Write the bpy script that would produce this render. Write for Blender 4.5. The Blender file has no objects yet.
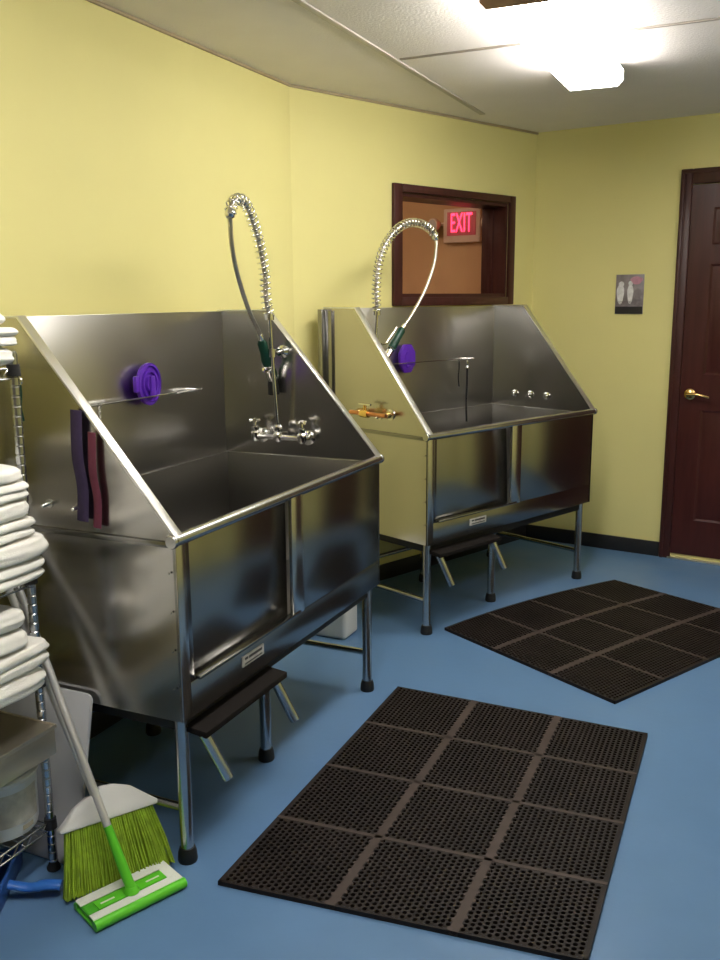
import bpy, bmesh, math, random
from mathutils import Vector, Matrix, noise
random.seed(7)
PI = math.pi
C = bpy.context.scene.collection
SC = bpy.context.scene

# ------------------------------------------------------------------ measures
HC = 2.60                       # ceiling height
T1X, T1Y, T1A = -1.805, -0.768, 0.392      # frame of the tub along wall_left (22.5 degrees off)
def W1(u, v, z=0.0):
    return Vector((T1X + u*math.cos(T1A) - v*math.sin(T1A), T1Y + u*math.sin(T1A) + v*math.cos(T1A), z))

# ------------------------------------------------------------------ materials
def mat(name, col, rough=.5, metal=0.0, spec=.5, emit=None, strength=0.0, trans=0.0, ior=1.45,
        var=0.0, vscale=8.0, vstretch=(1, 1, 1), rvar=0.0, bump=0.0, bscale=60.0, bstretch=(1, 1, 1), sheen=0.0, alpha=1.0):
    m = bpy.data.materials.new(name); m.use_nodes = True
    nt = m.node_tree; N = nt.nodes; Lk = nt.links
    b = N['Principled BSDF']
    b.inputs['Base Color'].default_value = (*col, 1)
    b.inputs['Roughness'].default_value = rough
    b.inputs['Metallic'].default_value = metal
    b.inputs['Specular IOR Level'].default_value = spec
    b.inputs['Transmission Weight'].default_value = trans
    b.inputs['IOR'].default_value = ior
    b.inputs['Sheen Weight'].default_value = sheen
    if emit:
        b.inputs['Emission Color'].default_value = (*emit, 1)
        b.inputs['Emission Strength'].default_value = strength
    tc = N.new('ShaderNodeTexCoord')
    def nz(scale, stretch, detail=4):
        mp = N.new('ShaderNodeMapping'); mp.inputs['Scale'].default_value = stretch
        Lk.new(tc.outputs['Object'], mp.inputs['Vector'])
        n = N.new('ShaderNodeTexNoise'); n.inputs['Scale'].default_value = scale; n.inputs['Detail'].default_value = detail
        Lk.new(mp.outputs['Vector'], n.inputs['Vector'])
        return n
    n = nz(vscale, vstretch)
    if True:
        mr = N.new('ShaderNodeMapRange')
        mr.inputs['From Min'].default_value = .3; mr.inputs['From Max'].default_value = .7
        mr.inputs['To Min'].default_value = 1 - var; mr.inputs['To Max'].default_value = 1 + var
        Lk.new(n.outputs['Fac'], mr.inputs['Value'])
        mx = N.new('ShaderNodeVectorMath'); mx.operation = 'SCALE'
        mx.inputs[0].default_value = col
        Lk.new(mr.outputs['Result'], mx.inputs['Scale'])
        Lk.new(mx.outputs['Vector'], b.inputs['Base Color'])
    if rvar:
        m2 = N.new('ShaderNodeMapRange')
        m2.inputs['From Min'].default_value = .3; m2.inputs['From Max'].default_value = .7
        m2.inputs['To Min'].default_value = max(.02, rough - rvar); m2.inputs['To Max'].default_value = rough + rvar
        Lk.new(n.outputs['Fac'], m2.inputs['Value']); Lk.new(m2.outputs['Result'], b.inputs['Roughness'])
    if bump:
        nb = nz(bscale, bstretch)
        bp = N.new('ShaderNodeBump'); bp.inputs['Strength'].default_value = bump; bp.inputs['Distance'].default_value = .01
        Lk.new(nb.outputs['Fac'], bp.inputs['Height']); Lk.new(bp.outputs['Normal'], b.inputs['Normal'])
    return m

WALLC = (.75, .69, .295)
M = {}
M['wall'] = mat('yellow_paint', WALLC, .62, spec=.3, var=.03, vscale=1.3, bump=.04, bscale=160)
M['wall_dim'] = mat('darkened_wall_paint', (.40, .345, .26), .7, spec=.3, var=.05, vscale=1.0)  # unseen wall toned down so the steel mirrors a darker room
M['floor'] = mat('blue_floor', (.105, .205, .37), .36, spec=.38, var=.05, vscale=5, rvar=.06, bump=.03, bscale=40)
M['ceiling'] = mat('ceiling_panel', (.87, .82, .79), .85, spec=.2, var=.03, vscale=2.5, bump=.25, bscale=90)
M['batten'] = mat('ceiling_strip', (.55, .50, .45), .6, var=.02)
M['seam'] = mat('ceiling_seam_shadow', (.34, .30, .26), .7, var=.05)  # seam strips darkened to draw thin shadow lines
M['base'] = mat('black_baseboard', (.012, .012, .014), .45, var=.1)
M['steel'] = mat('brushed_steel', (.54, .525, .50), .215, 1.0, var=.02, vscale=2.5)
M['steel_in'] = mat('satin_steel_shaded', (.34, .33, .315), .30, 1.0)  # basin steel darkened for the dim inside of the tub
M['steel_back'] = mat('satin_splash_steel', (.53, .52, .50), .275, 1.0)
M['steel_pan'] = mat('warm_pan_steel', (.66, .60, .50), .42, 1.0, var=.05, vscale=9, rvar=.05)  # light warm tone painted in for the beige reflection on the pan
M['steel_h'] = mat('brushed_steel_shaded', (.31, .305, .295), .225, 1.0, var=.015, vscale=2.5, rvar=.012)  # darker copy of the steel, shade of the tub fronts in its colour
M['steel_edge'] = mat('lightened_edge_steel', (.88, .87, .84), .34, 1.0, var=.03)  # edge steel lightened to carry the ceiling light's glint
M['steel_leg'] = mat('steel_tube', (.52, .52, .52), .24, 1.0, var=.05, vscale=14)
M['chrome'] = mat('chrome', (.83, .83, .82), .09, 1.0, var=.02)
M['hose'] = mat('braided_hose', (.55, .52, .46), .32, 1.0, var=.12, vscale=300)
M['rubber'] = mat('black_rubber', (.012, .012, .012), .55, var=.1)
M['green_dk'] = mat('dark_green_grip', (.003, .042, .026), .35, var=.08)
M['purple'] = mat('purple_rubber', (.105, .02, .42), .42, var=.05)
M['mat'] = mat('brown_black_rubber', (.014, .0095, .0085), .55, spec=.3, var=.3, vscale=6, bump=.05, bscale=200)
M['mat_strip'] = mat('brown_rubber_strip', (.060, .044, .039), .55, spec=.3, var=.15, vscale=20)
M['wood'] = mat('dark_brown_door', (.058, .014, .012), .34, spec=.4, var=.18, vscale=9, vstretch=(4, 4, .35), rvar=.05)
M['wood2'] = mat('dark_brown_trim', (.055, .015, .012), .38, spec=.4, var=.18, vscale=9, vstretch=(4, 4, .4))
M['step'] = mat('black_step_tread', (.012, .010, .009), .85, spec=.12, var=.1)
M['brass'] = mat('brass', (.85, .58, .22), .18, 1.0, var=.05)
M['copper'] = mat('copper', (.72, .32, .16), .3, 1.0, var=.12, vscale=30)
M['alu'] = mat('aluminium_strip', (.75, .74, .72), .35, 1.0, var=.05)
M['towel'] = mat('white_terry', (.88, .86, .80), .95, spec=.1, var=.04, vscale=30, bump=.35, bscale=300, sheen=.3)
M['white'] = mat('white_plastic', (.72, .72, .70), .42, var=.03)
M['bucketwhite'] = mat('white_bucket_plastic', (.74, .77, .80), .4, var=.03)
M['greypl'] = mat('pale_grey_board', (.52, .53, .55), .45, var=.04)
M['wire'] = mat('chrome_wire', (.70, .70, .70), .2, 1.0, var=.04)
M['post'] = mat('grooved_chrome_post', (.55, .56, .58), .22, 1.0, var=.1, vscale=60)
M['collar'] = mat('black_collar', (.02, .02, .022), .4, var=.1)
M['bluepl'] = mat('blue_plastic', (.035, .17, .62), .36, var=.05)
M['blueshade'] = mat('shaded_blue_plastic', (.022, .085, .32), .4, var=.05)  # scoop's copy of the blue, darkened for the shade under the rack
M['lime'] = mat('lime_plastic', (.12, .60, .03), .35, var=.05)
M['lime_d'] = mat('green_plastic', (.07, .40, .025), .35, var=.05)
M['cloth'] = mat('mop_cloth', (.72, .75, .68), .9, var=.05, bump=.3, bscale=200)
M['pole'] = mat('silver_pole', (.74, .74, .74), .36, .6, var=.05)
M['bristle'] = mat('lime_bristle', (.26, .40, .025), .6, var=.30, vscale=70, vstretch=(1, 1, .12))
M['plate'] = mat('pale_name_plate', (.62, .60, .56), .45, .3, var=.18, vscale=90)
M['print'] = mat('dark_print', (.05, .05, .05), .6, var=.1)
M['lens'] = mat('lit_diffuser', (.9, .9, .9), .4, emit=(1.0, .962, .90), strength=13.8)
M['endcap'] = mat('tan_end_cap', (.46, .29, .18), .5, var=.15, vscale=10)
M['housing'] = mat('white_enamel', (.75, .74, .72), .4, var=.02)
M['orange'] = mat('orange_paint', (.52, .29, .15), .65, spec=.25, var=.03)
M['glass'] = mat('window_glass', (1, 1, 1), .0, trans=1.0, ior=1.12, spec=.2)
M['exitbody'] = mat('beige_sign_body', (.62, .42, .33), .5, var=.03)
M['exitred'] = mat('red_lit_letters', (.9, .05, .08), .5, emit=(1, .03, .09), strength=2.0)
M['exitface'] = mat('dull_red_face', (.36, .10, .10), .5, emit=(1, .05, .1), strength=.06)
M['lampglass'] = mat('grey_lamp_face', (.5, .42, .40), .2, var=.05)
M['sign'] = mat('grey_poster', (.22, .19, .20), .35, var=.35, vscale=18)
M['signblack'] = mat('black_poster_band', (.02, .018, .022), .35, var=.1)
M['signwhite'] = mat('white_poster_print', (.75, .74, .74), .5, var=.15, vscale=60)
M['signpink'] = mat('pink_poster_print', (.50, .24, .30), .5, var=.15, vscale=60)
M['signgrey'] = mat('grey_poster_print', (.20, .17, .18), .5, var=.2, vscale=60)
M['pinkstreak'] = mat('pink_streak', (.15, .03, .055), .6, var=.1, vscale=60)  # this and the violet colour streaks mirrored in the tub side
M['violetstreak'] = mat('violet_streak', (.045, .028, .075), .6, var=.1, vscale=60)
M['blacknylon'] = mat('black_nylon', (.015, .015, .017), .6, var=.1)
M['label'] = mat('faded_label', (.55, .53, .48), .6, var=.15, vscale=50)
M['tan'] = mat('tan_label', (.46, .42, .33), .6, var=.1)
M['trim'] = mat('tan_trim', (.40, .32, .20), .6, var=.1)

# ------------------------------------------------------------------ mesh helpers
def smooth(me, ang=38):
    bm = bmesh.new(); bm.from_mesh(me)
    lim = math.radians(ang)
    for f in bm.faces: f.smooth = True
    for e in bm.edges:
        e.smooth = not (len(e.link_faces) != 2 or e.calc_face_angle(0) > lim)
    bm.to_mesh(me); bm.free()

class MB:
    def __init__(s): s.bm = bmesh.new()
    def box(s, lo, hi, bev=0.0, M4=None, seg=2):
        b = bmesh.new()
        bmesh.ops.create_cube(b, size=1.0)
        for v in b.verts:
            v.co = Vector([(lo[i] + hi[i])/2 + v.co[i]*(hi[i] - lo[i]) for i in range(3)])
        if bev: bmesh.ops.bevel(b, geom=list(b.edges), offset=bev, segments=seg, affect='EDGES', profile=.5)
        s.merge(b, M4); return s
    def merge(s, b, M4=None):
        if M4 is not None: bmesh.ops.transform(b, matrix=M4, verts=b.verts)
        me = bpy.data.meshes.new('tmp'); b.to_mesh(me); b.free()
        s.bm.from_mesh(me); bpy.data.meshes.remove(me)
    def prism(s, pts, axis, a0, a1, bev=0.0):
        # polygon pts in the two other axes, extruded along axis
        def P(p, a):
            return {'x': (a, p[0], p[1]), 'y': (p[0], a, p[1]), 'z': (p[0], p[1], a)}[axis]
        b = bmesh.new()
        A = [b.verts.new(P(p, a0)) for p in pts]; B = [b.verts.new(P(p, a1)) for p in pts]
        b.faces.new(A); b.faces.new(B[::-1])
        n = len(pts)
        for i in range(n): b.faces.new((A[i], B[i], B[(i+1) % n], A[(i+1) % n]))
        bmesh.ops.recalc_face_normals(b, faces=b.faces)
        if bev: bmesh.ops.bevel(b, geom=list(b.edges), offset=bev, segments=2, affect='EDGES', profile=.5)
        s.merge(b); return s
    def sweep(s, pts, r, n=10, closed=False, cap=True, flat=None):
        # tube through pts; r a number or list; flat=(ra, rb) for an elliptic profile
        pts = [Vector(p) for p in pts]; k = len(pts)
        R = r if isinstance(r, (list, tuple)) else [r]*k
        T = []
        for i in range(k):
            if closed: t = pts[(i+1) % k] - pts[i-1]
            else: t = pts[min(i+1, k-1)] - pts[max(i-1, 0)]
            T.append(t.normalized())
        up = Vector((0, 0, 1)) if abs(T[0].z) < .9 else Vector((1, 0, 0))
        nx = T[0].cross(up).normalized()
        rings = []
        for i in range(k):
            nx = (nx - T[i]*nx.dot(T[i])).normalized(); ny = T[i].cross(nx)
            fa, fb = flat if flat else (1, 1)
            rings.append([s.bm.verts.new(pts[i] + nx*(R[i]*fa*math.cos(2*PI*j/n)) + ny*(R[i]*fb*math.sin(2*PI*j/n))) for j in range(n)])
        for i in range(k if closed else k-1):
            a, b = rings[i], rings[(i+1) % k]
            for j in range(n): s.bm.faces.new((a[j], a[(j+1) % n], b[(j+1) % n], b[j]))
        if cap and not closed:
            s.bm.faces.new(rings[0][::-1]); s.bm.faces.new(rings[-1])
        return s
    def lathe(s, prof, org=(0, 0, 0), axis=(0, 0, 1), n=24):
        # prof: list of (radius, height along axis)
        q = Vector((0, 0, 1)).rotation_difference(Vector(axis).normalized()); o = Vector(org)
        rings = []
        for r, h in prof:
            if r < 1e-5: rings.append([s.bm.verts.new(o + q @ Vector((0, 0, h)))])
            else: rings.append([s.bm.verts.new(o + q @ Vector((r*math.cos(2*PI*j/n), r*math.sin(2*PI*j/n), h))) for j in range(n)])
        for a, b in zip(rings, rings[1:]):
            for j in range(n):
                j2 = (j+1) % n
                if len(a) == 1 and len(b) == 1: continue
                if len(a) == 1: s.bm.faces.new((a[0], b[j2], b[j]))
                elif len(b) == 1: s.bm.faces.new((a[j], a[j2], b[0]))
                else: s.bm.faces.new((a[j], a[j2], b[j2], b[j]))
        if len(rings[0]) > 1: s.bm.faces.new(rings[0][::-1])
        if len(rings[-1]) > 1: s.bm.faces.new(rings[-1])
        return s
    def build(s, name, m, parent=None, ang=38):
        bmesh.ops.recalc_face_normals(s.bm, faces=s.bm.faces)
        me = bpy.data.meshes.new(name); s.bm.to_mesh(me); s.bm.free()
        smooth(me, ang)
        me.materials.append(M[m] if isinstance(m, str) else m)
        o = bpy.data.objects.new(name, me); C.objects.link(o)
        if parent: o.parent = parent
        return o

def tag(o, label=None, cat=None, group=None, kind=None):
    if label: o['label'] = label
    if cat: o['category'] = cat
    if group: o['group'] = group
    if kind: o['kind'] = kind
    return o
def empty(name, label, cat, loc=(0, 0, 0), rz=0.0, group=None):
    o = bpy.data.objects.new(name, None); C.objects.link(o)
    o.location = loc; o.rotation_euler = (0, 0, rz); o.empty_display_size = .1
    return tag(o, label, cat, group)
def place(o, loc, rz=0.0):
    o.location = loc; o.rotation_euler = (0, 0, rz); return o
def copy_tree(o, parent=None):
    c = o.copy(); C.objects.link(c)
    if parent: c.parent = parent
    for ch in list(o.children): copy_tree(ch, c)
    return c
def struct(mb, name, m, parent=None):
    o = mb.build(name, m, parent)
    if not parent: o['kind'] = 'structure'
    return o
def catmull(pts, n=12):
    pts = [Vector(p) for p in pts]; P = [2*pts[0]-pts[1]] + pts + [2*pts[-1]-pts[-2]]; out = []
    for i in range(1, len(P)-2):
        for k in range(n):
            t = k/n; a, b, c, d = P[i-1], P[i], P[i+1], P[i+2]
            out.append(.5*((2*b) + (c-a)*t + (2*a-5*b+4*c-d)*t*t + (3*b-a-3*c+d)*t**3))
    out.append(pts[-1]); return out

# ------------------------------------------------------------------ the room
BX, BY = -0.126, 0.805          # corner between wall_left and wall_back
CX, CY = 1.843, 0.805           # corner between wall_back and wall_right
TC = Vector((.252, -.968, 0)).normalized(); NC = Vector((TC.y, -TC.x, 0))   # along wall_right; NC points out of the room?
if NC.x < 0: NC = -NC
P0 = W1(-3.4, .819); PB = Vector((BX, BY, 0)); PC = Vector((CX, CY, 0)); P3 = PC + TC*4.3; P4 = W1(-3.4, -4.25)
room = [P0, PB, PC, P3, P4]
ext = [W1(-3.5, .95), Vector((-.2, .99, 0)), Vector((-.2, 3.6, 0)), Vector((2.4, 3.6, 0)), PC + NC*.12 + Vector((0, .1, 0)), P3 + NC*.12, W1(-3.5, -4.35)]
struct(MB().prism([(p.x, p.y) for p in ext], 'z', -.08, 0), 'floor', 'floor')
struct(MB().prism([(p.x, p.y) for p in ext], 'z', HC, HC+.08), 'ceiling', 'ceiling')

def wall_slab(a, b, out, t=.1, z0=0, z1=HC):
    # a vertical slab from a to b, thickness t to the side 'out'
    mb = MB(); q = [a, b, b + out*t, a + out*t]
    mb.prism([(p.x, p.y) for p in q], 'z', z0, z1); return mb
n1 = Vector((-math.sin(T1A), math.cos(T1A), 0)); e1 = Vector((math.cos(T1A), math.sin(T1A), 0))
struct(wall_slab(P0, PB + e1*.0, n1), 'wall_left', 'wall')
struct(wall_slab(PC, P3, NC), 'wall_right', 'wall')
struct(wall_slab(P3, P4, -n1), 'wall_front', 'wall')
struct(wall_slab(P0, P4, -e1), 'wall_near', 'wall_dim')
# wall_back with the opening of the pass-through window
WX0, WX1, WZ0, WZ1 = .630, 1.568, 1.60, 2.160         # clear opening
WT = .185
mb = MB()
mb.box((BX, BY, 0), (WX0, BY+WT, HC)); mb.box((WX1, BY, 0), (CX, BY+WT, HC))
mb.box((WX0, BY, 0), (WX1, BY+WT, WZ0)); mb.box((WX0, BY, WZ1), (WX1, BY+WT, HC))
struct(mb, 'wall_back', 'wall')
# baseboards
mb = MB(); q0 = PC; q1 = PC + TC*.89
mb.prism([(p.x, p.y) for p in (q0, q1, q1 - NC*.014, q0 - NC*.014)], 'z', 0, .092, .002); struct(mb, 'baseboard_right', 'base')
struct(MB().box((BX, BY-.014, 0), (CX-.005, BY, .092), .002), 'baseboard_back', 'base')
mb = MB(); q0 = P0; q1 = PB
mb.prism([(p.x, p.y) for p in (q0, q1, q1 - n1*.014, q0 - n1*.014)], 'z', 0, .092, .002); struct(mb, 'baseboard_left', 'base')
# narrow cornice where the yellow walls meet the ceiling
mb = MB(); mb.prism([(p.x, p.y) for p in (P0, PB, PB - n1*.012, P0 - n1*.012)], 'z', HC-.012, HC, .002)
mb.box((BX, BY-.012, HC-.012), (CX, BY, HC), .002); struct(mb, 'trim_1', 'trim')
# ceiling panel strips
def strip(u0, v0, u1, v1, w, name):
    a, b = W1(u0, v0), W1(u1, v1); d = (b-a).normalized(); s = Vector((-d.y, d.x, 0))*w/2
    mb = MB(); mb.prism([(p.x, p.y) for p in (a-s, b-s, b+s, a+s)], 'z', HC-.006, HC, .002); struct(mb, name, 'batten' if w > .02 else 'seam')
strip(-3.3, .17, 3.25, .19, .030, 'trim_2')
strip(1.955, .16, 1.925, -3.2, .018, 'trim_3')
strip(-.50, .16, -.50, -3.9, .018, 'trim_4')

# pass-through window
wf = MB()
y0 = BY - .022
fo = (.563, 1.622, 1.553, 2.203)
wf.box((fo[0], y0, fo[2]), (WX0, BY, fo[3]), .004); wf.box((WX1, y0, fo[2]), (fo[1], BY, fo[3]), .004)
wf.box((WX0, y0, WZ1), (WX1, BY, fo[3]), .004); wf.box((WX0, y0, fo[2]), (WX1, BY, WZ0), .004)
win = wf.build('window_1', 'wood2'); win['kind'] = 'structure'
jb = MB(); t = .02
jb.box((WX0, BY, WZ0), (WX0+t, BY+WT, WZ1)); jb.box((WX1-t, BY, WZ0), (WX1, BY+WT, WZ1))
jb.box((WX0+t, BY, WZ1-t), (WX1-t, BY+WT, WZ1)); jb.box((WX0+t, BY, WZ0), (WX1-t, BY+WT, WZ0+t))
jb.box((WX1-t-.012, BY+.09, WZ0+t), (WX1-t, BY+.12, WZ1-t), .002)
jb.build('window_jamb', 'wood2', win)
MB().box((WX0+t, BY+.150, WZ0+t), (WX1-t, BY+.154, WZ1-t)).build('window_pane', 'glass', win)

# the room beyond the window
DC = -TC                                         # runs on from wall_right
H0 = PC + Vector((.055, .19, 0)); H1 = H0 + DC*2.4
struct(wall_slab(H0, H1, NC), 'wall_beyond', 'orange')
struct(MB().box((-.2, 3.4, 0), (2.3, 3.5, HC)), 'wall_far', 'orange')
struct(MB().box((-.2, BY+WT, 0), (-.12, 3.4, HC)), 'wall_side', 'orange')
cl = empty('added_lamp', 'added unseen lamp that lights the orange room behind the window', 'lamp', (.65, 1.55, HC))  # unseen lamp added to brighten the orange wall
MB().lathe([(.0, -.075), (.10, -.07), (.135, -.045), (.14, -.02), (.14, -.012)], n=28).build('diffuser', mat('warm_fill_diffuser', (.9, .85, .75), .4, emit=(1, .86, .66), strength=17), cl)
MB().lathe([(.15, -.014), (.155, -.006), (.155, 0)], n=28).build('added_lamp_base', 'housing', cl)

# exit sign on the orange wall
def frame_on_line(o, right, out):
    # matrix: local x = right, y = into the wall (-out), z = up
    m = Matrix.Identity(4)
    for i in range(3):
        m[i][0] = right[i]; m[i][1] = -out[i]; m[i][2] = (0, 0, 1)[i]; m[i][3] = o[i]
    return m
ex = empty('exit_sign', 'lit red EXIT sign with two lamp heads on the orange wall', 'exit sign')
q = PC + Vector((.055, .19, 0)); s_mid = .372
ex.matrix_world = frame_on_line(q + DC*s_mid + Vector((0, 0, 1.962)), -DC, -NC)
hw = .137
MB().box((-hw, -.045, 0), (hw, 0, .222), .008).build('housing', 'exitbody', ex)
MB().box((-hw+.03, -.049, .045), (hw-.03, -.044, .20), .002).build('sign_face', 'exitface', ex)
cu = bpy.data.curves.new('letters', 'FONT'); cu.body = 'EXIT'; cu.size = .150; cu.align_x = 'CENTER'; cu.extrude = .002; cu.space_character = 1.05
to = bpy.data.objects.new('letters_curve', cu); C.objects.link(to)
dg = bpy.context.evaluated_depsgraph_get(); me = bpy.data.meshes.new_from_object(to.evaluated_get(dg))
C.objects.unlink(to); bpy.data.objects.remove(to)
xs = [v.co.x for v in me.vertices]; k = .155/(max(xs)-min(xs))
for v in me.vertices: v.co = Vector((v.co.x*k, -v.co.z-.052, v.co.y*1.2+.068))
me.materials.append(M['exitred']); lt = bpy.data.objects.new('letters', me); C.objects.link(lt); lt.parent = ex; lt['label'] = 'glowing red letters'
for sgn in (-1, 1):
    h = MB()
    h.lathe([(.0, 0), (.012, 0), (.012, .05)], (sgn*hw, -.03, .125), (sgn, 0, 0), 12)
    h.lathe([(.0, 0), (.030, .004), (.042, .03), (.044, .055), (.040, .058)], (sgn*(hw+.052), -.025, .125), (sgn*.25, -1, -.1), 20)
    o = h.build('lamp_head', 'exitbody', ex)
    MB().lathe([(.0, .060), (.036, .059), (.036, .056), (0, .056)], (sgn*(hw+.052), -.025, .125), (sgn*.25, -1, -.1), 20).build('lamp_lens', 'lampglass', o)

# door on wall_right: local x along TC, y into the wall, z up
dr = MB()
DM = frame_on_line(PC, TC, -NC)
S0, S1, ZT = .955, 1.875, 2.225
dr.box((.893, -.022, 0), (S0+.005, 0, ZT+.085), .006); dr.box((S1-.005, -.022, 0), (S1+.068, 0, ZT+.085), .006)
dr.box((S0+.005, -.022, ZT), (S1-.005, 0, ZT+.085), .006)
dr.box((.90, -.028, 0), (.918, -.0215, ZT+.078), .003); dr.box((.90, -.028, ZT+.060), (S1+.06, -.0215, ZT+.078), .003)
door = dr.build('door_1', 'wood2'); door.matrix_world = DM; door['kind'] = 'structure'
sl = MB()
xa, xb = S0+.006, S1-.006; st = .125; mid = (xa+xb)/2
rows = [(1.885, 2.09), (1.14, 1.775), (.255, .93)]
sl.box((xa, -.012, .035), (xa+st, 0, ZT-.004)); sl.box((xb-st, -.012, .035), (xb, 0, ZT-.004)); sl.box((mid-.055, -.012, .035), (mid+.055, 0, ZT-.004))
zz = .035
for z0, z1 in rows[::-1]:
    sl.box((xa+st, -.0118, zz), (xb-st, 0, z0)); zz = z1
sl.box((xa+st, -.0118, zz), (xb-st, 0, ZT-.004))
leaf = sl.build('door_leaf', 'wood', door)
for z0, z1 in rows:
    for x0, x1 in ((xa+st, mid-.055), (mid+.055, xb-st)):
        p = MB(); b = bmesh.new()
        ring = lambda i, y: [b.verts.new(v) for v in ((x0+i, y, z0+i), (x1-i, y, z0+i), (x1-i, y, z1-i), (x0+i, y, z1-i))]
        R = [ring(0, -.0117), ring(.012, -.002), ring(.022, -.002), ring(.045, -.009)]
        for a, c in zip(R, R[1:]):
            for j in range(4): b.faces.new((a[j], a[(j+1) % 4], c[(j+1) % 4], c[j]))
        b.faces.new(R[-1]); p.merge(b); p.build('door_panel', 'wood', leaf, 20)
hd = MB()
hx, hz = 1.018, 1.022
hd.lathe([(.0, 0), (.034, 0), (.034, .004), (.028, .010), (.013, .014), (.011, .045), (0, .045)], (hx, -.012, hz), (0, -1, 0), 24)
hd.sweep(catmull([(hx-.012, -.055, hz+.001), (hx, -.057, hz+.002), (hx+.045, -.060, hz+.004), (hx+.085, -.058, hz-.002), (hx+.118, -.053, hz-.010)]), .0085, 10)
hd.build('door_handle', 'brass', door)['label'] = 'polished brass lever handle'
MB().box((S0-.01, -.03, .0), (S1+.01, .03, .012), .004).build('threshold', 'alu', door)['label'] = 'bright metal threshold strip'

# poster on wall_right
il = MB(); il.box((S1+.075, -.012, .035), (S1+.52, 0, ZT-.004), .002)  # unseen door leaf added for its dark reflection in the window tub
dark_door = il.build('added_dark_door', 'wood'); dark_door.matrix_world = DM; dark_door['kind'] = 'structure'
cs2 = MB(); cs2.box((S1+.52, -.022, 0), (S1+.59, 0, ZT+.085), .006); cs2.box((S1+.069, -.022, ZT), (S1+.52, 0, ZT+.085), .006)
for z0, z1 in rows: cs2.box((S1+.16, -.016, z0), (S1+.44, -.011, z1), .004)
cs2.build('added_door_casing', 'wood2', dark_door)
po = MB().box((0, -.006, 0), (.170, 0, .236), .0015).build('poster', 'sign'); po.matrix_world = frame_on_line(PC + TC*.541 + Vector((0, 0, 1.491)), TC, -NC)
tag(po, 'small grey poster with pale figures on the yellow wall beside the door', 'poster')
def blob(cx, cz, rx, rz, nm, m, y=-.0064):
    p = MB(); b = bmesh.new()
    vs = [b.verts.new((cx + rx*math.cos(a)*(1+.12*math.sin(3*a)), y, cz + rz*math.sin(a))) for a in [2*PI*i/28 for i in range(28)]]
    f = b.faces.new(vs); r = bmesh.ops.extrude_face_region(b, geom=[f]); bmesh.ops.translate(b, vec=(0, -.0004, 0), verts=[v for v in r['geom'] if isinstance(v, bmesh.types.BMVert)])
    p.merge(b); return p.build(nm, m, po)
blob(.030, .120, .022, .062, 'pale_figure', 'signwhite'); blob(.034, .175, .016, .020, 'pale_figure', 'signwhite')
blob(.090, .120, .018, .060, 'pale_figure', 'signwhite'); blob(.090, .180, .013, .018, 'pale_figure', 'signwhite')
blob(.135, .120, .020, .034, 'grey_figure', 'signgrey'); blob(.125, .200, .036, .024, 'pink_figure', 'signpink')
MB().box((.004, -.0068, .055), (.166, -.0060, .078)).build('caption_band', 'signgrey', po)
MB().box((.002, -.0070, .002), (.168, -.0060, .045)).build('black_band', 'signblack', po)

# ceiling lights: wraparound fluorescent fixtures, two in a row and one added for the door wall
def fixture(label):
    r = empty('ceiling_light', label, 'ceiling light', (0, 0, 0), 0, 'wraparound fluorescent lights in a row')
    Ln, hw = 1.305, .125
    MB().box((0, -hw+.03, -.022), (Ln, hw-.03, 0), .003).build('housing', 'housing', r)
    ln = MB(); prof = [(-hw+.012, -.022), (-hw, -.034), (-hw, -.078), (-hw+.022, -.100), (hw-.022, -.100), (hw, -.078), (hw, -.034), (hw-.012, -.022)]
    ln.prism(prof, 'x', .012, Ln-.012, .003); ln.build('diffuser', 'lens', r)['label'] = 'glowing white plastic diffuser'
    for x0 in (0, Ln-.011):
        e = MB(); e.prism([(p[0]*1.01, p[1]*1.01+.0006) for p in prof], 'x', x0, x0+.011, .001); e.build('end_cap', 'endcap' if x0 == 0 else 'housing', r)
    return r
lf = fixture('long glowing ceiling light with a brown end cap near the door side'); lf['label'] = 'long glowing ceiling light whose brown end cap faces the room'
place(lf, W1(1.133, -.574, HC), T1A)
for (u, v), lab in (((-1.15, -.574), 'long ceiling light over the towel rack end of the room'),
                    ((1.45, -2.45), 'unseen ceiling light added to brighten the door wall, across the room from the window tub')):  # last one is unseen, added to brighten wall_right
    l2 = copy_tree(lf); place(l2, W1(u, v, HC), T1A); l2['label'] = lab
    if v < -2:
        for ch in l2.children:
            if ch.name.startswith('diffuser'): ch.data = ch.data.copy(); ch.data.materials[0] = mat('weaker_fill_diffuser', (.9, .9, .9), .4, emit=(1.0, .962, .90), strength=8.0)

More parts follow.
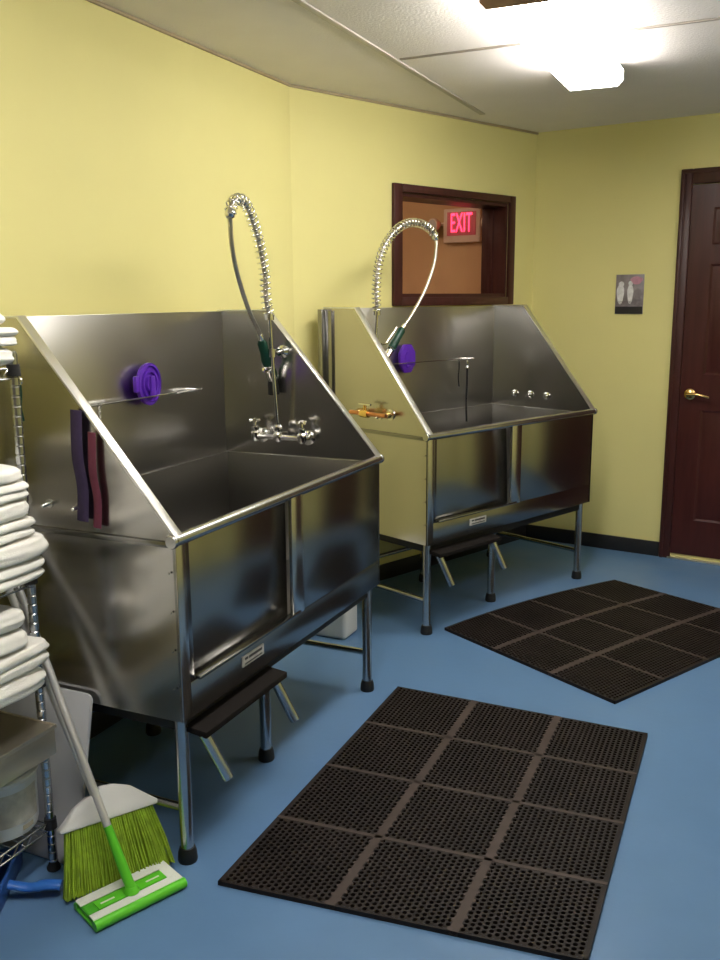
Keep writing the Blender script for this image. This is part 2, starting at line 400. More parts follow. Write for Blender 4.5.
# ------------------------------------------------------------------ the bathing tubs
L, D, HF, HB, D0, HP = 1.35, .719, .973, 1.547, .233, .4526
def make_tub(label, mid_leg):
    r = empty('dog_bathing_tub', label, 'dog tub', (0, 0, 0), 0, 'stainless steel dog bathing tubs')
    t = .012
    side = [(0, HF), (D-D0, HB), (D-t, HB), (D-t, .962), (0, .962)]
    low = [(0, .962), (D-t, .962), (D-t, HP), (0, HP)]
    for x0 in (0, L-t):
        sp = MB().prism(side, 'x', x0, x0+t).build('side_panel', 'steel', r)
        MB().prism(low, 'x', x0, x0+t).build('lower_side_panel', 'steel', r)
        # flange along the slope, its steel lightened for the lamp's glint
        sx = x0 - .008 if x0 == 0 else x0 - .014
        e = MB(); dv, dz = D-D0, HB-HF; ln = math.hypot(dv, dz); nv, nz = -dz/ln, dv/ln
        p0 = (-.002, HF+.004); p1 = (D-D0+.004, HB+.003)
        e.prism([p0, p1, (p1[0]+nv*.007, p1[1]+nz*.007), (p0[0]+nv*.007, p0[1]+nz*.007)], 'x', sx, sx+.034, .0015)
        e.prism([(D-D0, HB), (D, HB), (D, HB+.006), (D-D0, HB+.006)], 'x', sx, sx+.034, .0015)
        e.build('edge_flange', 'steel_edge', sp)['label'] = 'sloping edge lightened for the glint of the ceiling light'
        # seam rib where the splash panel meets the tub
        ox = -.008 if x0 == 0 else L
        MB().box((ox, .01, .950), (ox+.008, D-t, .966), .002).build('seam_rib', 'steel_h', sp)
        if x0 == 0:
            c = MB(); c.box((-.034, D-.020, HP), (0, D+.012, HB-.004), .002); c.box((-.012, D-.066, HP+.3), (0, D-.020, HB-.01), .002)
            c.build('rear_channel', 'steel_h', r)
            for v in (.424, .316):
                rv = MB(); rv.lathe([(.0, 0), (.006, 0), (.006, .028), (.0045, .031), (0, .031)], (0, v, 1.035), (-1, 0, -.05), 10); rv.lathe([(0, .0), (.013, 0), (.013, .004), (0, .004)], (0, v, 1.035), (-1, 0, 0), 16)
                rv.build('bolt', 'chrome', sp)
    MB().box((0, D-t, HP), (L, D, HB), .001).build('back_panel', 'steel_back', r)
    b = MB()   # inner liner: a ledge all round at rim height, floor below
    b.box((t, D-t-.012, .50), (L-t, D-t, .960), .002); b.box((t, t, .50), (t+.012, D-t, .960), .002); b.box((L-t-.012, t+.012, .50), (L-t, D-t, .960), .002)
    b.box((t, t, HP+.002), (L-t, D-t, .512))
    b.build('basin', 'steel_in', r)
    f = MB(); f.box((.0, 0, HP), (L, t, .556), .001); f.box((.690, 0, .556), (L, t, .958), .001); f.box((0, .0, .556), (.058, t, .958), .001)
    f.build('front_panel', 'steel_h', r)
    MB().box((-.006, -.005, HP+.01), (.034, .0, .962), .0015).build('corner_post', 'steel', r)
    MB().box((.612, -.010, .556), (.690, .004, .962), .003).build('door_post', 'steel', r)
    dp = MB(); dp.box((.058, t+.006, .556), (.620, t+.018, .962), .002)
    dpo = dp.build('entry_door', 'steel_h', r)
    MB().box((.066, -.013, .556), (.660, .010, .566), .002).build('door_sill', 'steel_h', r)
    pl = MB().box((.300, -.004, .498), (.425, 0, .532), .001).build('name_plate', 'plate', r); pl['label'] = 'pale rectangular maker plate'
    for lo, hi in (((.312, -.0046, .518), (.330, -.0038, .526)), ((.335, -.0046, .517), (.412, -.0038, .5255)), ((.312, -.0046, .504), (.412, -.0038, .508))): MB().box(lo, hi).build('print', 'print', pl)
    rm = MB(); rm.sweep([(-.012, .004, HF-.004), (.3, .004, HF-.004), (L+.010, .004, HF-.004)], .0165, 16)
    ro = rm.build('front_rim', 'steel_leg', r); ro['label'] = 'rolled polished front rim'
    for x in (-.016, L+.004): MB().lathe([(0, 0), (.017, 0), (.019, .003), (.019, .012), (.017, .015), (0, .015)], (x, .004, HF-.004), (1, 0, 0), 18).build('rim_end_ring', 'steel_leg', ro)
    for z in (.55, .66, .77, .88): MB().lathe([(.0035, 0), (.0035, .001), (0, .002)], (-.006, .022, z), (-1, 0, 0), 8).build('rivet', 'steel_leg', r)
    MB().box((.03, .03, HP-.045), (L-.03, D-.03, HP), .004).build('under_frame', 'rubber', r)
    for x, y, zt in ((.04, .04, HP+.01), (L-.04, .04, HP+.01), (.04, D-.05, HP+.01), (L-.04, D-.05, HP+.01), (mid_leg[0], mid_leg[1], HP-.04), (mid_leg[0], D-.10, HP-.04)):
        lg = MB().lathe([(.0, .03), (.0195, .03), (.0195, zt), (0, zt)], (x, y, 0), n=20).build('leg', 'steel_leg', r)
        MB().lathe([(.0, 0), (.027, 0), (.029, .006), (.027, .030), (.0225, .044), (.0, .044)], (x, y, 0), n=20).build('rubber_foot', 'rubber', lg)
    for x in (.04, L-.04): MB().sweep([(x, .04, .165), (x, D-.05, .165)], .0125, 12).build('side_brace', 'steel_leg', r)
    MB().sweep([(.04, D-.05, .20), (L-.04, D-.05, .20)], .0125, 12).build('back_brace', 'steel_leg', r)
    # folding entry step hanging under the doorway
    st = MB(); st.prism([(-.040, .392), (-.040, .412), (.20, .440), (.20, .420)], 'x', .045, .505, .003)
    so = st.build('folding_step', 'step', r); so['label'] = 'dark folding step'
    for x in (.060, .455):
        lg = MB().sweep([(x, -.020, .400), (x+.035, -.072, .258)], .0165, 14).build('step_leg', 'steel_leg', so)
    # tether rod on the back panel
    rd = MB().sweep([(.38, D-.068, 1.250), (1.088, D-.068, 1.250)], .0032, 8)
    for x in (.40, 1.070): rd.sweep([(x, D-.068, 1.250), (x, D-t, 1.250)], .003, 8)
    rd.build('tether_rod', 'chrome', r)
    return r
tubA = make_tub('stainless dog tub on the long yellow wall, next to the towel rack', (.640, .130))
place(tubA, (T1X, T1Y, 0), T1A)
tubB = copy_tree(tubA); place(tubB, (0, 0, 0), 0)
tubB['label'] = 'stainless dog tub under the brown-framed window, with leashes inside'
for ch in tubB.children:            # its door is tilted back, added so it mirrors the yellow wall
    if ch.name.startswith('entry_door'):
        ch.matrix_local = Matrix.Translation((0, .018, .556)) @ Matrix.Rotation(math.radians(-2.6), 4, 'X') @ Matrix.Translation((0, -.018, -.556))
# three plugs in the free faucet holes of the second tub
for v in (.539, .424, .309):
    MB().lathe([(.0, 0), (.024, 0), (.024, .004), (.013, .008), (.013, .022), (.009, .027), (0, .027)], (L-.012, v, 1.033), (-1, 0, 0), 18).build('hole_plug', 'chrome', tubB)

# ------------------------------------------------------------------ pre-rinse faucets; local x points away from the panel into the tub, y along the panel, z up
def spring(path, r, pitch, wr):
    path = [Vector(p) for p in path]; d = [0]
    for a, b in zip(path, path[1:]): d.append(d[-1] + (b-a).length)
    total = d[-1]; turns = total/pitch; n = int(turns*10)
    nxt = Vector((0, 1, 0)); out = []; seg = 0
    for i in range(n+1):
        s = total*i/n
        while seg < len(d)-2 and d[seg+1] < s: seg += 1
        f = (s-d[seg])/(d[seg+1]-d[seg]); p = path[seg].lerp(path[seg+1], f)
        t = (path[seg+1]-path[seg]).normalized()
        a = nxt - t*nxt.dot(t); a.normalize(); b = t.cross(a); th = 2*PI*turns*i/n
        out.append(p + a*(r*math.cos(th)) + b*(r*math.sin(th)))
    return out
def make_faucet(label, P):
    r = empty('pre_rinse_faucet', label, 'faucet', (0, 0, 0), 0, 'pre-rinse faucets on the dog tubs')
    zb = 1.043; xo = P['base_x']
    b = MB()
    b.sweep([(xo, -.108, zb), (xo, .108, zb)], .0115, 14)
    for y in (-.108, .108):
        b.sweep(catmull([(0, y, zb-.004), (xo*.6, y, zb-.004), (xo, y, zb)]), .013, 12)
        b.lathe([(.0, 0), (.030, 0), (.030, .005), (.020, .012), (.0, .012)], (0.0, y, zb-.004), (1, 0, 0), 20)
        b.lathe([(.0, -.022), (.012, -.020), (.019, -.008), (.019, .016), (.014, .022), (.017, .030), (.017, .040), (.009, .046), (.009, .060), (0, .06)], (xo, y, zb), (0, 0, 1), 18)
    b.lathe([(.0, -.020), (.012, -.018), (.020, -.006), (.020, .014), (.015, .022), (.018, .030), (.018, .044), (.011, .052), (0, .052)], (xo, 0, zb), (0, 0, 1), 18)
    b.build('faucet_body', 'chrome', r)
    for y, a in ((-.108, .5), (.108, -.4)):
        h = MB()
        for k in range(2):
            dx, dy = math.cos(a+k*PI/2)*.022, math.sin(a+k*PI/2)*.022
            h.sweep([(xo-dx, y-dy, zb+.066), (xo, y, zb+.064), (xo+dx, y+dy, zb+.066)], [.0075, .006, .0075], 10)
        h.lathe([(.0, .054), (.012, .056), (.012, .070), (.007, .075), (0, .075)], (xo, y, zb), n=14)
        h.build('tap_handle', 'chrome', r)
    rt = P['riser_top']
    MB().sweep([(xo, 0, zb+.04), (xo + (rt[0]-xo)*.5, 0, (zb+rt[1])/2), (rt[0], 0, rt[1]), (P['spring'][1][0], 0, P['spring'][1][1])], .0078, 12).build('riser', 'chrome', r)
    sp = catmull([(x, 0, z) for x, z in P['spring']], 14)
    MB().sweep(spring(sp, .0205, .0215, .0031), .0031, 6).build('spring', 'chrome', r, 60)
    cl = MB(); cl.lathe([(.0, -.01), (.019, -.01), (.019, .014), (.014, .02), (0, .02)], (rt[0], 0, rt[1]-.006), (0, 0, 1), 16); cl.build('spring_collar', 'chrome', r); cl = MB()
    e = Vector((P['spring'][-1][0], 0, P['spring'][-1][1])); e2 = Vector((P['spring'][-2][0], 0, P['spring'][-2][1]))
    cl.lathe([(.0, -.014), (.0185, -.014), (.0185, .008), (.012, .016), (0, .016)], e, (e-e2), 16); cl.build('spring_collar', 'chrome', r)
    hs = [(x, 0, z) for x, z in P['spring']] + [(x, P['hose_y'][i], z) for i, (x, z) in enumerate(P['hose'])]
    MB().sweep(catmull(hs, 12), .0088, 12).build('hose', 'hose', r)
    hy = P['hose_y'][-1]; g0, g1 = [Vector((p[0], hy, p[1])) for p in P['grip']]; gd = (g1-g0).normalized()
    MB().lathe([(.0, -.016), (.011, -.016), (.0125, -.010), (.0125, .014), (.010, .02), (0, .02)], g0, gd, 16).build('hose_nut', 'chrome', r)
    gl = (g1-g0).length
    gp = MB().lathe([(.0, .008), (.013, .008), (.020, .022), (.019, gl*.5), (.0225, gl*.8), (.019, gl), (0, gl)], g0, gd, 18).build('spray_grip', 'green_dk', r)
    gp['label'] = 'dark green hand grip'
    n0, n1_, n2 = [Vector((p[0], hy-.004, p[1])) for p in P['nozzle']]
    MB().sweep(catmull([g1 - gd*.01, n0, n1_], 8), [.016]*8 + [.017]*4 + [.019]*5, 16).build('spray_valve', 'chrome', r)
    MB().lathe([(.0, 0), (.017, 0), (.021, .016), (.0235, (n2-n1_).length), (.018, (n2-n1_).length), (0, (n2-n1_).length-.004)], n1_, n2-n1_, 20).build('spray_bell', 'rubber', r)
    MB().sweep(catmull([(x, hy, z) for x, z in P['lever']], 8), .0062, 10).build('trigger_lever', P['lever_m'], r)
    rg = P['ring']; MB().lathe([(.0, 0), (.020, 0), (.022, .004), (.020, .009), (0, .009)], (rg[0], hy, rg[1]), (gd.x, 0, gd.z), 18).build('spray_guard', 'chrome', r)
    bz = P['bracket_z']; f = (bz-zb)/(rt[1]-zb); bx = xo + (rt[0]-xo)*f
    wb = MB(); wb.sweep([(0, 0, bz), (bx, 0, bz)], .008, 12); wb.lathe([(.0, 0), (.026, 0), (.026, .006), (.014, .016), (.014, .035), (0, .035)], (0, 0, bz), (1, 0, 0), 20)
    wb.lathe([(.0, -.016), (.015, -.016), (.015, .016), (0, .016)], (bx, 0, bz), (0, 0, 1), 16); wb.build('wall_bracket', 'chrome', r)
    return r
XA = L - .012      # inner face of the far panel of the first tub
def fx(u): return XA - u
A = dict(base_x=.058, riser_top=(fx(1.234), 1.530), bracket_z=1.385,
         spring=[(fx(u), z) for u, z in ((1.233, 1.530), (1.213, 1.60), (1.205, 1.704), (1.160, 1.831), (1.098, 1.924), (1.048, 1.950), (.998, 1.937), (.976, 1.895))],
         hose=[(fx(u), z) for u, z in ((.982, 1.865), (.996, 1.787), (1.037, 1.682), (1.118, 1.554), (1.190, 1.480), (1.210, 1.450))],
         hose_y=[-.004, -.010, -.015, -.021, -.027, -.028], grip=[(fx(1.212), 1.445), (fx(1.262), 1.335)],
         nozzle=[(fx(1.276), 1.312), (fx(1.302), 1.275), (fx(1.310), 1.215)], lever=[(fx(1.252), 1.352), (fx(1.290), 1.335), (fx(1.320), 1.305), (fx(1.322), 1.275)], lever_m='green_dk', ring=(fx(1.250), 1.322))
fA = make_faucet('spring-neck faucet beside the towel rack tub, hose looping high over the yellow wall', A)
fA['label'] = 'spring-neck faucet inside the tub next to the towel rack, green sprayer hung straight down'
# local x -> -u, y -> along v (reversed handedness handled by rotation of pi)
place(fA, W1(XA, .418, 0), T1A + PI)
B = dict(base_x=.060, riser_top=(.098, 1.530), bracket_z=1.40,
         spring=[(u-.012, z) for u, z in ((.110, 1.530), (.104, 1.634), (.124, 1.767), (.185, 1.873), (.290, 1.949), (.397, 1.964), (.486, 1.939), (.527, 1.900))],
         hose=[(u-.012, z) for u, z in ((.531, 1.855), (.510, 1.761), (.444, 1.635), (.356, 1.525), (.305, 1.472), (.290, 1.458))],
         hose_y=[-.004, -.006, -.008, -.010, -.010, -.010], grip=[(.272, 1.452), (.180, 1.341)],
         nozzle=[(.158, 1.318), (.130, 1.296), (.118, 1.240)], lever=[(.226, 1.452), (.176, 1.402), (.150, 1.378), (.118, 1.372)], lever_m='chrome', ring=(.185, 1.350))
fB = make_faucet('spring-neck faucet arching in front of the brown-framed window', B)
place(fB, (.012, .450, 0), 0)
fB['label'] = 'spring-neck faucet arching in front of the brown-framed window, sprayer aslant'

# plumbing on the outside of the second tub
pv = empty('shower_valve', 'copper and brass water valve on the outer side of the window tub', 'valve', (0, .345, 1.052))
MB().sweep([(-.055, -.125, .0), (-.055, .125, 0)], .0105, 12).build('pipe', 'copper', pv)
for y in (-.10, .10):
    MB().lathe([(.0, 0), (.016, 0), (.017, .02), (.013, .026), (.010, .056), (0, .056)], (0, y, 0), (-1, 0, 0), 16).build('elbow', 'brass', pv)
v_ = MB(); v_.lathe([(.0, -.026), (.018, -.026), (.020, -.01), (.020, .01), (.018, .026), (0, .026)], (-.055, .02, 0), (0, 1, 0), 16); v_.lathe([(.0, 0), (.008, 0), (.008, .03), (0, .03)], (-.055, .02, .012), (0, 0, 1), 10)
v_.build('valve_body', 'brass', pv); MB().box((-.062, -.02, .040), (-.048, .06, .050), .003).build('valve_lever', 'chrome', pv)
MB().lathe([(.0, 0), (.027, 0), (.027, .005), (.015, .010), (0, .010)], (0, -.10, 0), (-1, 0, 0), 20).build('flange', 'chrome', pv)

# ------------------------------------------------------------------ things in the tubs
def make_purple():
    # round rubber pad standing on edge; local -y is its face
    r = MB()
    R = .077; prof = [(0, .0), (R-.010, .0), (R-.002, .004), (R, .010), (R, .020), (R-.010, .022), (R-.013, .014), (.054, .014), (.052, .023), (.044, .023), (.042, .014), (.030, .014), (.028, .025), (.018, .025), (.016, .014), (0, .014)]
    r.lathe(prof, (0, 0, 0), (0, -1, 0), 40)
    o = r.build('rubber_pad', 'purple')
    tb = MB(); tb.box((-.092, -.018, -.024), (-.068, -.002, .034), .004); tb.build('side_tab', 'purple', o)
    bh = MB(); bh.box((-.014, -.034, -.05), (.014, -.023, .03), .004); bh.build('handle_strap', 'purple', o)
    return o
pa = make_purple(); place(pa, W1(.795, D-.029, 1.293), T1A + .12)
tag(pa, 'round purple rubber pad with raised rings on the towel rack tub back panel', 'rubber pad', 'purple rubber pads')
pb_ = MB(); pb_.prism([(.072*math.cos(PI/8+k*PI/4)*(1.0 if k % 2 else .97), .083*math.sin(PI/8+k*PI/4)) for k in range(8)], 'y', -.020, 0, .003)
pb = pb_.build('rubber_pad', 'purple'); place(pb, (.555, D-.031, 1.272), .12)
tag(pb, 'flat eight-sided purple rubber pad behind the sprayer in the window tub', 'rubber pad', 'purple rubber pads')
MB().box((-.018, -.030, -.05), (.018, -.0195, -.035), .003).build('grip_bar', 'purple', pb); MB().lathe([(.0, 0), (.030, 0), (.030, .004), (.022, .006), (0, .006)], (0, -.0195, .01), (0, -1, 0), 24).build('raised_ring', 'purple', pb)

def chain(name, label, n, loc, rz):
    r = MB()
    for i in range(n):
        z = -.009*i - .012
        pts = []
        for k in range(12):
            a = 2*PI*k/12; x, zz = .0045*math.cos(a), .0075*math.sin(a)
            pts.append((x, 0, z+zz) if i % 2 == 0 else (0, x, z+zz))
        r.sweep(pts, .0014, 6, closed=True)
    ring = [(0, .008*math.cos(2*PI*k/16), .001+.008*math.sin(2*PI*k/16)) for k in range(16)]
    r.sweep(ring, .0018, 6, closed=True)
    o = r.build(name, 'wire'); place(o, loc, rz); return tag(o, label, 'chain')
chain('tether_chain', 'short metal tether chain hanging from the rod of the towel rack tub', 7, W1(.492, D-.068, 1.247), T1A)
def leash(label, loc, ln, w, m, clip=True, rz=0, group=None):
    r = empty('dog_leash', label, 'leash', loc, rz, group)
    s = MB(); z1 = -.055 if clip else -.004
    pts = catmull([(0, 0, z1), (.002, .002, z1-ln*.3), (-.001, .003, z1-ln*.65), (.002, .0, z1-ln)], 8)
    s.sweep(pts, w, 8, flat=(1, .3)); s.build('strap', m, r)
    c = MB()
    c.sweep([(0, .009*math.cos(2*PI*k/14), .009*math.sin(2*PI*k/14)) for k in range(14)], .0022, 6, closed=True)
    if clip: c.lathe([(.0, 0), (.005, 0), (.008, -.012), (.005, -.028), (.010, -.036), (.010, -.046), (0, -.048)], (0, 0, -.008), n=12)
    c.build('snap_hook', 'chrome', r); return r
leash('long black leash with a silver clip on the rod of the window tub', (1.030, D-.068, 1.247), .310, .0070, 'blacknylon', group='leashes')
leash('short black leash hanging just left of the longer clipped leash', (.958, D-.068, 1.247), .150, .0048, 'blacknylon', clip=False, group='leashes')
bpy.data.objects['dog_leash.001']['label'] = 'short thin black leash on the rod of the window tub, no silver clip'

# ------------------------------------------------------------------ wire rack with towels
rk = empty('wire_rack', 'chrome wire shelving rack holding folded white towels beside the tub', 'shelving rack', W1(-.15, .367, 0), T1A)
RW, RD = .95, .360            # local: x from -RW to 0, y from 0 to RD
SH = (.150, .378, .578, .872, 1.425)
for x in (0, -RW):
    for y in (0, RD):
        p = MB(); prof = [(0, .02), (.0125, .02)]; z = .03
        while z < 1.45: prof += [(.0125, z), (.0108, z+.002), (.0108, z+.004), (.0125, z+.006)]; z += .0254
        prof += [(.0125, 1.46), (.011, 1.468), (0, 1.47)]
        p.lathe(prof, (x, y, 0), n=16); po_ = p.build('post', 'post', rk)
        MB().lathe([(.0, 0), (.019, 0), (.020, .006), (.013, .018), (.013, .026), (0, .026)], (x, y, 0), n=16).build('post_foot', 'rubber', po_)
        for z in SH: MB().lathe([(.0126, -.020), (.0185, -.020), (.0165, .010), (.0126, .010)], (x, y, z), n=18).build('shelf_collar', 'collar', po_)
for z in SH:
    s = MB(); x0, x1 = -RW+.016, -.016
    for zz in (z, z-.026):
        for y in (0, RD): s.sweep([(x0, y, zz), (x1, y, zz)], .0032, 8)
        for x in (x0-.004, x1+.004): s.sweep([(x, .006, zz), (x, RD-.006, zz)], .0032, 8)
    for y in (0, RD):
        zg = [(x0 + (x1-x0)*i/36, y, z - (.026 if i % 2 else 0)) for i in range(37)]
        s.sweep(zg, .0018, 5)
    for i in range(33):
        x = x0 + .02 + (x1-x0-.04)*i/32
        s.sweep([(x, 0, z+.003), (x, RD, z+.003)], .0017, 5)
    for y in (RD/3, 2*RD/3): s.sweep([(x0, y, z-.002), (x1, y, z-.002)], .0025, 6)
    s.build('wire_shelf', 'wire', rk, 60)

def towel(w, d, h, seed, folds=2):
    # folded terry towel: rounded slab with creases between its layers, origin at base centre
    b = bmesh.new(); nu, nv, nw = 26, 22, 8 + folds*8
    rng = random.Random(seed); off = Vector((rng.uniform(0, 50), rng.uniform(0, 50), rng.uniform(0, 50)))
    ring_rows = []
    for k in range(nw+1):
        t = k/nw; ph = t*folds
        fr = abs(math.sin(PI*min(max(ph, 0), folds)))        # 1 mid-layer, 0 at a crease
        lh = (ph % 1.0) if 0 < k < nw else 0.0
        inset = min(.020, h/folds*.42)*(1 - math.sqrt(max(0, 1-(2*lh-1)**2)))
        z = h*t; row = []
        N = 96
        for j in range(N):
            a = 2*PI*j/N; ex = .22
            cx = math.copysign(abs(math.cos(a))**ex, math.cos(a)); cy = math.copysign(abs(math.sin(a))**ex, math.sin(a))
            p = Vector(((w/2-inset)*cx, (d/2-inset)*cy, z))
            n_ = noise.noise(p*9+off); n2 = noise.noise(p*28+off)
            rg_ = .006*noise.noise(Vector((p.x*5, p.y*5, z*70))+off)
            p.x += .013*n_ + .004*n2 + rg_; p.y += .013*noise.noise(p*9-off) + .004*n2 - rg_
            p.z += .005*noise.noise(Vector((p.x*7, p.y*7, z*3))+off)*(1 if 0 < k < nw else .6)
            row.append(b.verts.new(p))
        ring_rows.append(row)
    N = 96
    for r0, r1 in zip(ring_rows, ring_rows[1:]):
        for j in range(N): b.faces.new((r0[j], r0[(j+1) % N], r1[(j+1) % N], r1[j]))
    for rr, sg in ((ring_rows[0], 0), (ring_rows[-1], 1)):
        prev = rr
        for s_ in (.75, .45, .15):
            cur = []
            for j in range(N):
                a = prev[j].co if False else rr[j].co
                p = Vector((a.x*s_, a.y*s_, a.z)); p.z += (.002 if sg else 0) + .004*noise.noise(p*10+off)
                cur.append(b.verts.new(p))
            for j in range(N): b.faces.new((prev[j], prev[(j+1) % N], cur[(j+1) % N], cur[j]))
            prev = cur
        b.faces.new(prev)
    mb = MB(); mb.merge(b); return mb.build('folded_towel', 'towel', None, 80)
ORD = ['lowest', 'second from bottom', 'third from bottom', 'fourth from bottom', 'fifth from bottom', 'topmost']
def stack(z0, items, shelf, group, seed):
    z = z0
    for i, (ur, vf, h, w, d, fo) in enumerate(items):
        o = towel(w, d, h, seed+i, fo)
        zmin = min(v.co.z for v in o.data.vertices); zmax = max(v.co.z for v in o.data.vertices)
        place(o, W1(ur - w/2, vf + d/2, z - zmin), T1A + random.uniform(-.025, .025))
        nm = 'topmost' if i == len(items)-1 else ORD[i]
        tag(o, 'folded white towel, %s in the stack on the %s' % (nm, shelf), 'towel', group)
        z = o.location.z + zmax - .005
stack(1.434, [(-.178, .305, .044, .42, .36, 1), (-.168, .298, .044, .43, .36, 2), (-.205, .305, .040, .40, .34, 1)], 'top rack shelf', 'towels on the highest shelf', 10)
stack(.877, [(-.130, .300, .054, .46, .37, 2), (-.128, .294, .054, .46, .37, 1), (-.152, .300, .046, .45, .36, 2), (-.164, .306, .044, .44, .35, 1), (-.170, .308, .044, .43, .35, 2), (-.176, .312, .036, .42, .34, 1)], 'middle rack shelf', 'towels on the middle shelf', 30)
stack(.583, [(-.166, .292, .058, .46, .38, 1), (-.156, .290, .062, .47, .38, 2), (-.214, .305, .050, .42, .36, 1), (-.218, .305, .048, .42, .36, 1)], 'shelf above the pan', 'towels above the steel pan', 60)

# steel pan on the second shelf
pn = MB(); u0, u1, v0, v1 = 0, .72, 0, .36
pn.box((-.72, 0, 0), (0, .36, .082), .003)
for lo, hi in (((-.722, -.004, .074), (.003, .0, .086)), ((-.001, 0, .074), (.003, .36, .086))): pn.box(lo, hi, .0015)
pan = pn.build('steel_pan', 'steel_pan'); place(pan, W1(-.172, .300, .3835), T1A)
tag(pan, 'inverted stainless steel pan on the wire rack under the lower towels', 'pan')
# white jug on the lowest shelf
jg = empty('plastic_jug', 'white plastic tub with a faded label on the lowest shelf of the rack', 'tub', W1(-.230, .470, .155), T1A)
MB().lathe([(.0, 0), (.088, 0), (.098, .006), (.102, .020), (.104, .150), (.104, .162), (0, .162)], n=36).build('body', 'bucketwhite', jg)
MB().lathe([(.0, .160), (.108, .160), (.110, .164), (.110, .172), (.104, .178), (0, .178)], n=36).build('lid', 'white', jg)
def arc_label(a0, a1, z0, z1, R, nm, m):
    b = bmesh.new(); n = 14; lo = []; hi = []
    for i in range(n+1):
        a = a0 + (a1-a0)*i/n; lo.append(b.verts.new((R*math.cos(a), R*math.sin(a), z0))); hi.append(b.verts.new((R*math.cos(a), R*math.sin(a), z1)))
    for i in range(n): b.faces.new((lo[i], lo[i+1], hi[i+1], hi[i]))
    mb = MB(); mb.merge(b); mb.build(nm, m, jg)
arc_label(-2.6, -1.15, .045, .140, .1046, 'faded_label', 'label'); arc_label(-1.75, -1.38, .022, .036, .1042, 'tan_sticker', 'tan')
# coloured strips added for the violet and pink reflections in the first tub's side
for v, w_, m_, z1, lab in ((.292, .020, 'violetstreak', 1.000, 'dark violet strip standing for a mirrored streak on the tub side beside the towels'),
                           (.243, .014, 'pinkstreak', .985, 'dark pink strip standing for a mirrored streak on the tub side, next to the violet one')):
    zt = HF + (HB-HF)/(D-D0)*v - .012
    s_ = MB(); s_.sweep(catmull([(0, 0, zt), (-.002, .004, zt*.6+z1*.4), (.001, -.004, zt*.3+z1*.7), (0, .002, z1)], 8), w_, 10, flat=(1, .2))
    o = s_.build('mirrored_streak', m_); place(o, W1(-.016, v, 0), T1A); tag(o, lab, 'strap', 'mirrored streaks on the tub side')
# dark green strap on the rack post
gs = leash('dark green leash looped over the rack post beside the tub', W1(-.128, .372, 1.39), .10, .0065, 'green_dk', clip=False, rz=T1A, group='leashes')

# ------------------------------------------------------------------ cleaning things on the floor
bd = MB()
def rr_poly(w, h, r, n=6):
    pts = []
    for cx, cy, a0 in ((w-r, r, -PI/2), (w-r, h-r, 0), (r, h-r, PI/2), (r, r, PI)):
        for i in range(n+1): pts.append((cx + r*math.cos(a0+i*PI/2/n), cy + r*math.sin(a0+i*PI/2/n)))
    return pts
bd.prism(rr_poly(.44, .497, .022), 'x', -.005, .005, .0015)
board = bd.build('plastic_board', 'greypl')
board.matrix_world = Matrix.Translation(W1(-.122, .305, .0015)) @ Matrix.Rotation(T1A, 4, 'Z') @ Matrix.Rotation(math.radians(12.6), 4, 'Y')
tag(board, 'pale grey plastic board leaning against the side of the tub behind the broom', 'board')

# flat mop: head local x along its length
ang = math.atan2(-.105, .247)
mp = empty('flat_mop', 'lime green flat mop with a white cloth and silver pole, in front of the broom', 'mop', W1(-.166, .080, 0), T1A+ang)
h = MB(); h.box((-.130, -.050, .010), (.130, .050, .024), .006, seg=3); h.build('head_plate', 'lime_d', mp)
c = MB(); c.box((-.134, -.057, .0), (.134, .057, .010), .004)
c.build('pad', 'lime', mp)
c = MB(); c.sweep([(-.134, -.056, .014), (0, -.056, .014), (.134, -.056, .014)], .014, 14); c.sweep([(-.134, .056, .012), (0, .056, .012), (.134, .056, .012)], .010, 12)
c.build('foam_edge', 'lime', mp)
k_ = MB(); k_.box((-.132, -.050, .0245), (.132, -.022, .0275), .001); k_.box((-.132, .026, .0245), (.132, .060, .0275), .001); k_.box((.100, -.05, .0242), (.132, .056, .0272), .001)
k_.build('cloth', 'cloth', mp)['label'] = 'white cloth tucked over the green head'
g = MB()
for x in (-.075, .075): g.lathe([(.0, 0), (.020, 0), (.018, .004), (0, .004)], (x, .002, .024), n=18)
g.box((-.10, -.018, .024), (.10, .022, .0275), .001); g.build('cloth_gripper', 'lime', mp)
g = MB()
for x in (-.068, .066): g.box((x-.020, -.003, .0275), (x+.020, .003, .0285), .0005)
g.build('pale_marking', 'cloth', mp)
mi = (Matrix.Translation(mp.location) @ Matrix.Rotation(T1A+ang, 4, 'Z')).inverted()
base = mi @ W1(-.172, .072, .030); topp = mi @ W1(-.034, .668, 1.125)
dirp = (topp-base)
g = MB(); g.lathe([(.0, 0), (.020, 0), (.022, .006), (.018, .014), (.012, .02), (0, .02)], (base.x, base.y, .024), n=18)
sock = base + dirp*.145
g.sweep([base + Vector((0, 0, .004)), base + dirp*.05, sock], [.0135, .014, .0115], 14); g.build('swivel_socket', 'lime', mp)
MB().sweep([sock - dirp*.01, base + dirp*.5, base + dirp*.93], .0108, 14).build('pole', 'pole', mp)
MB().sweep([base + dirp*.90, topp], .013, 14).build('pole_grip', 'green_dk', mp)

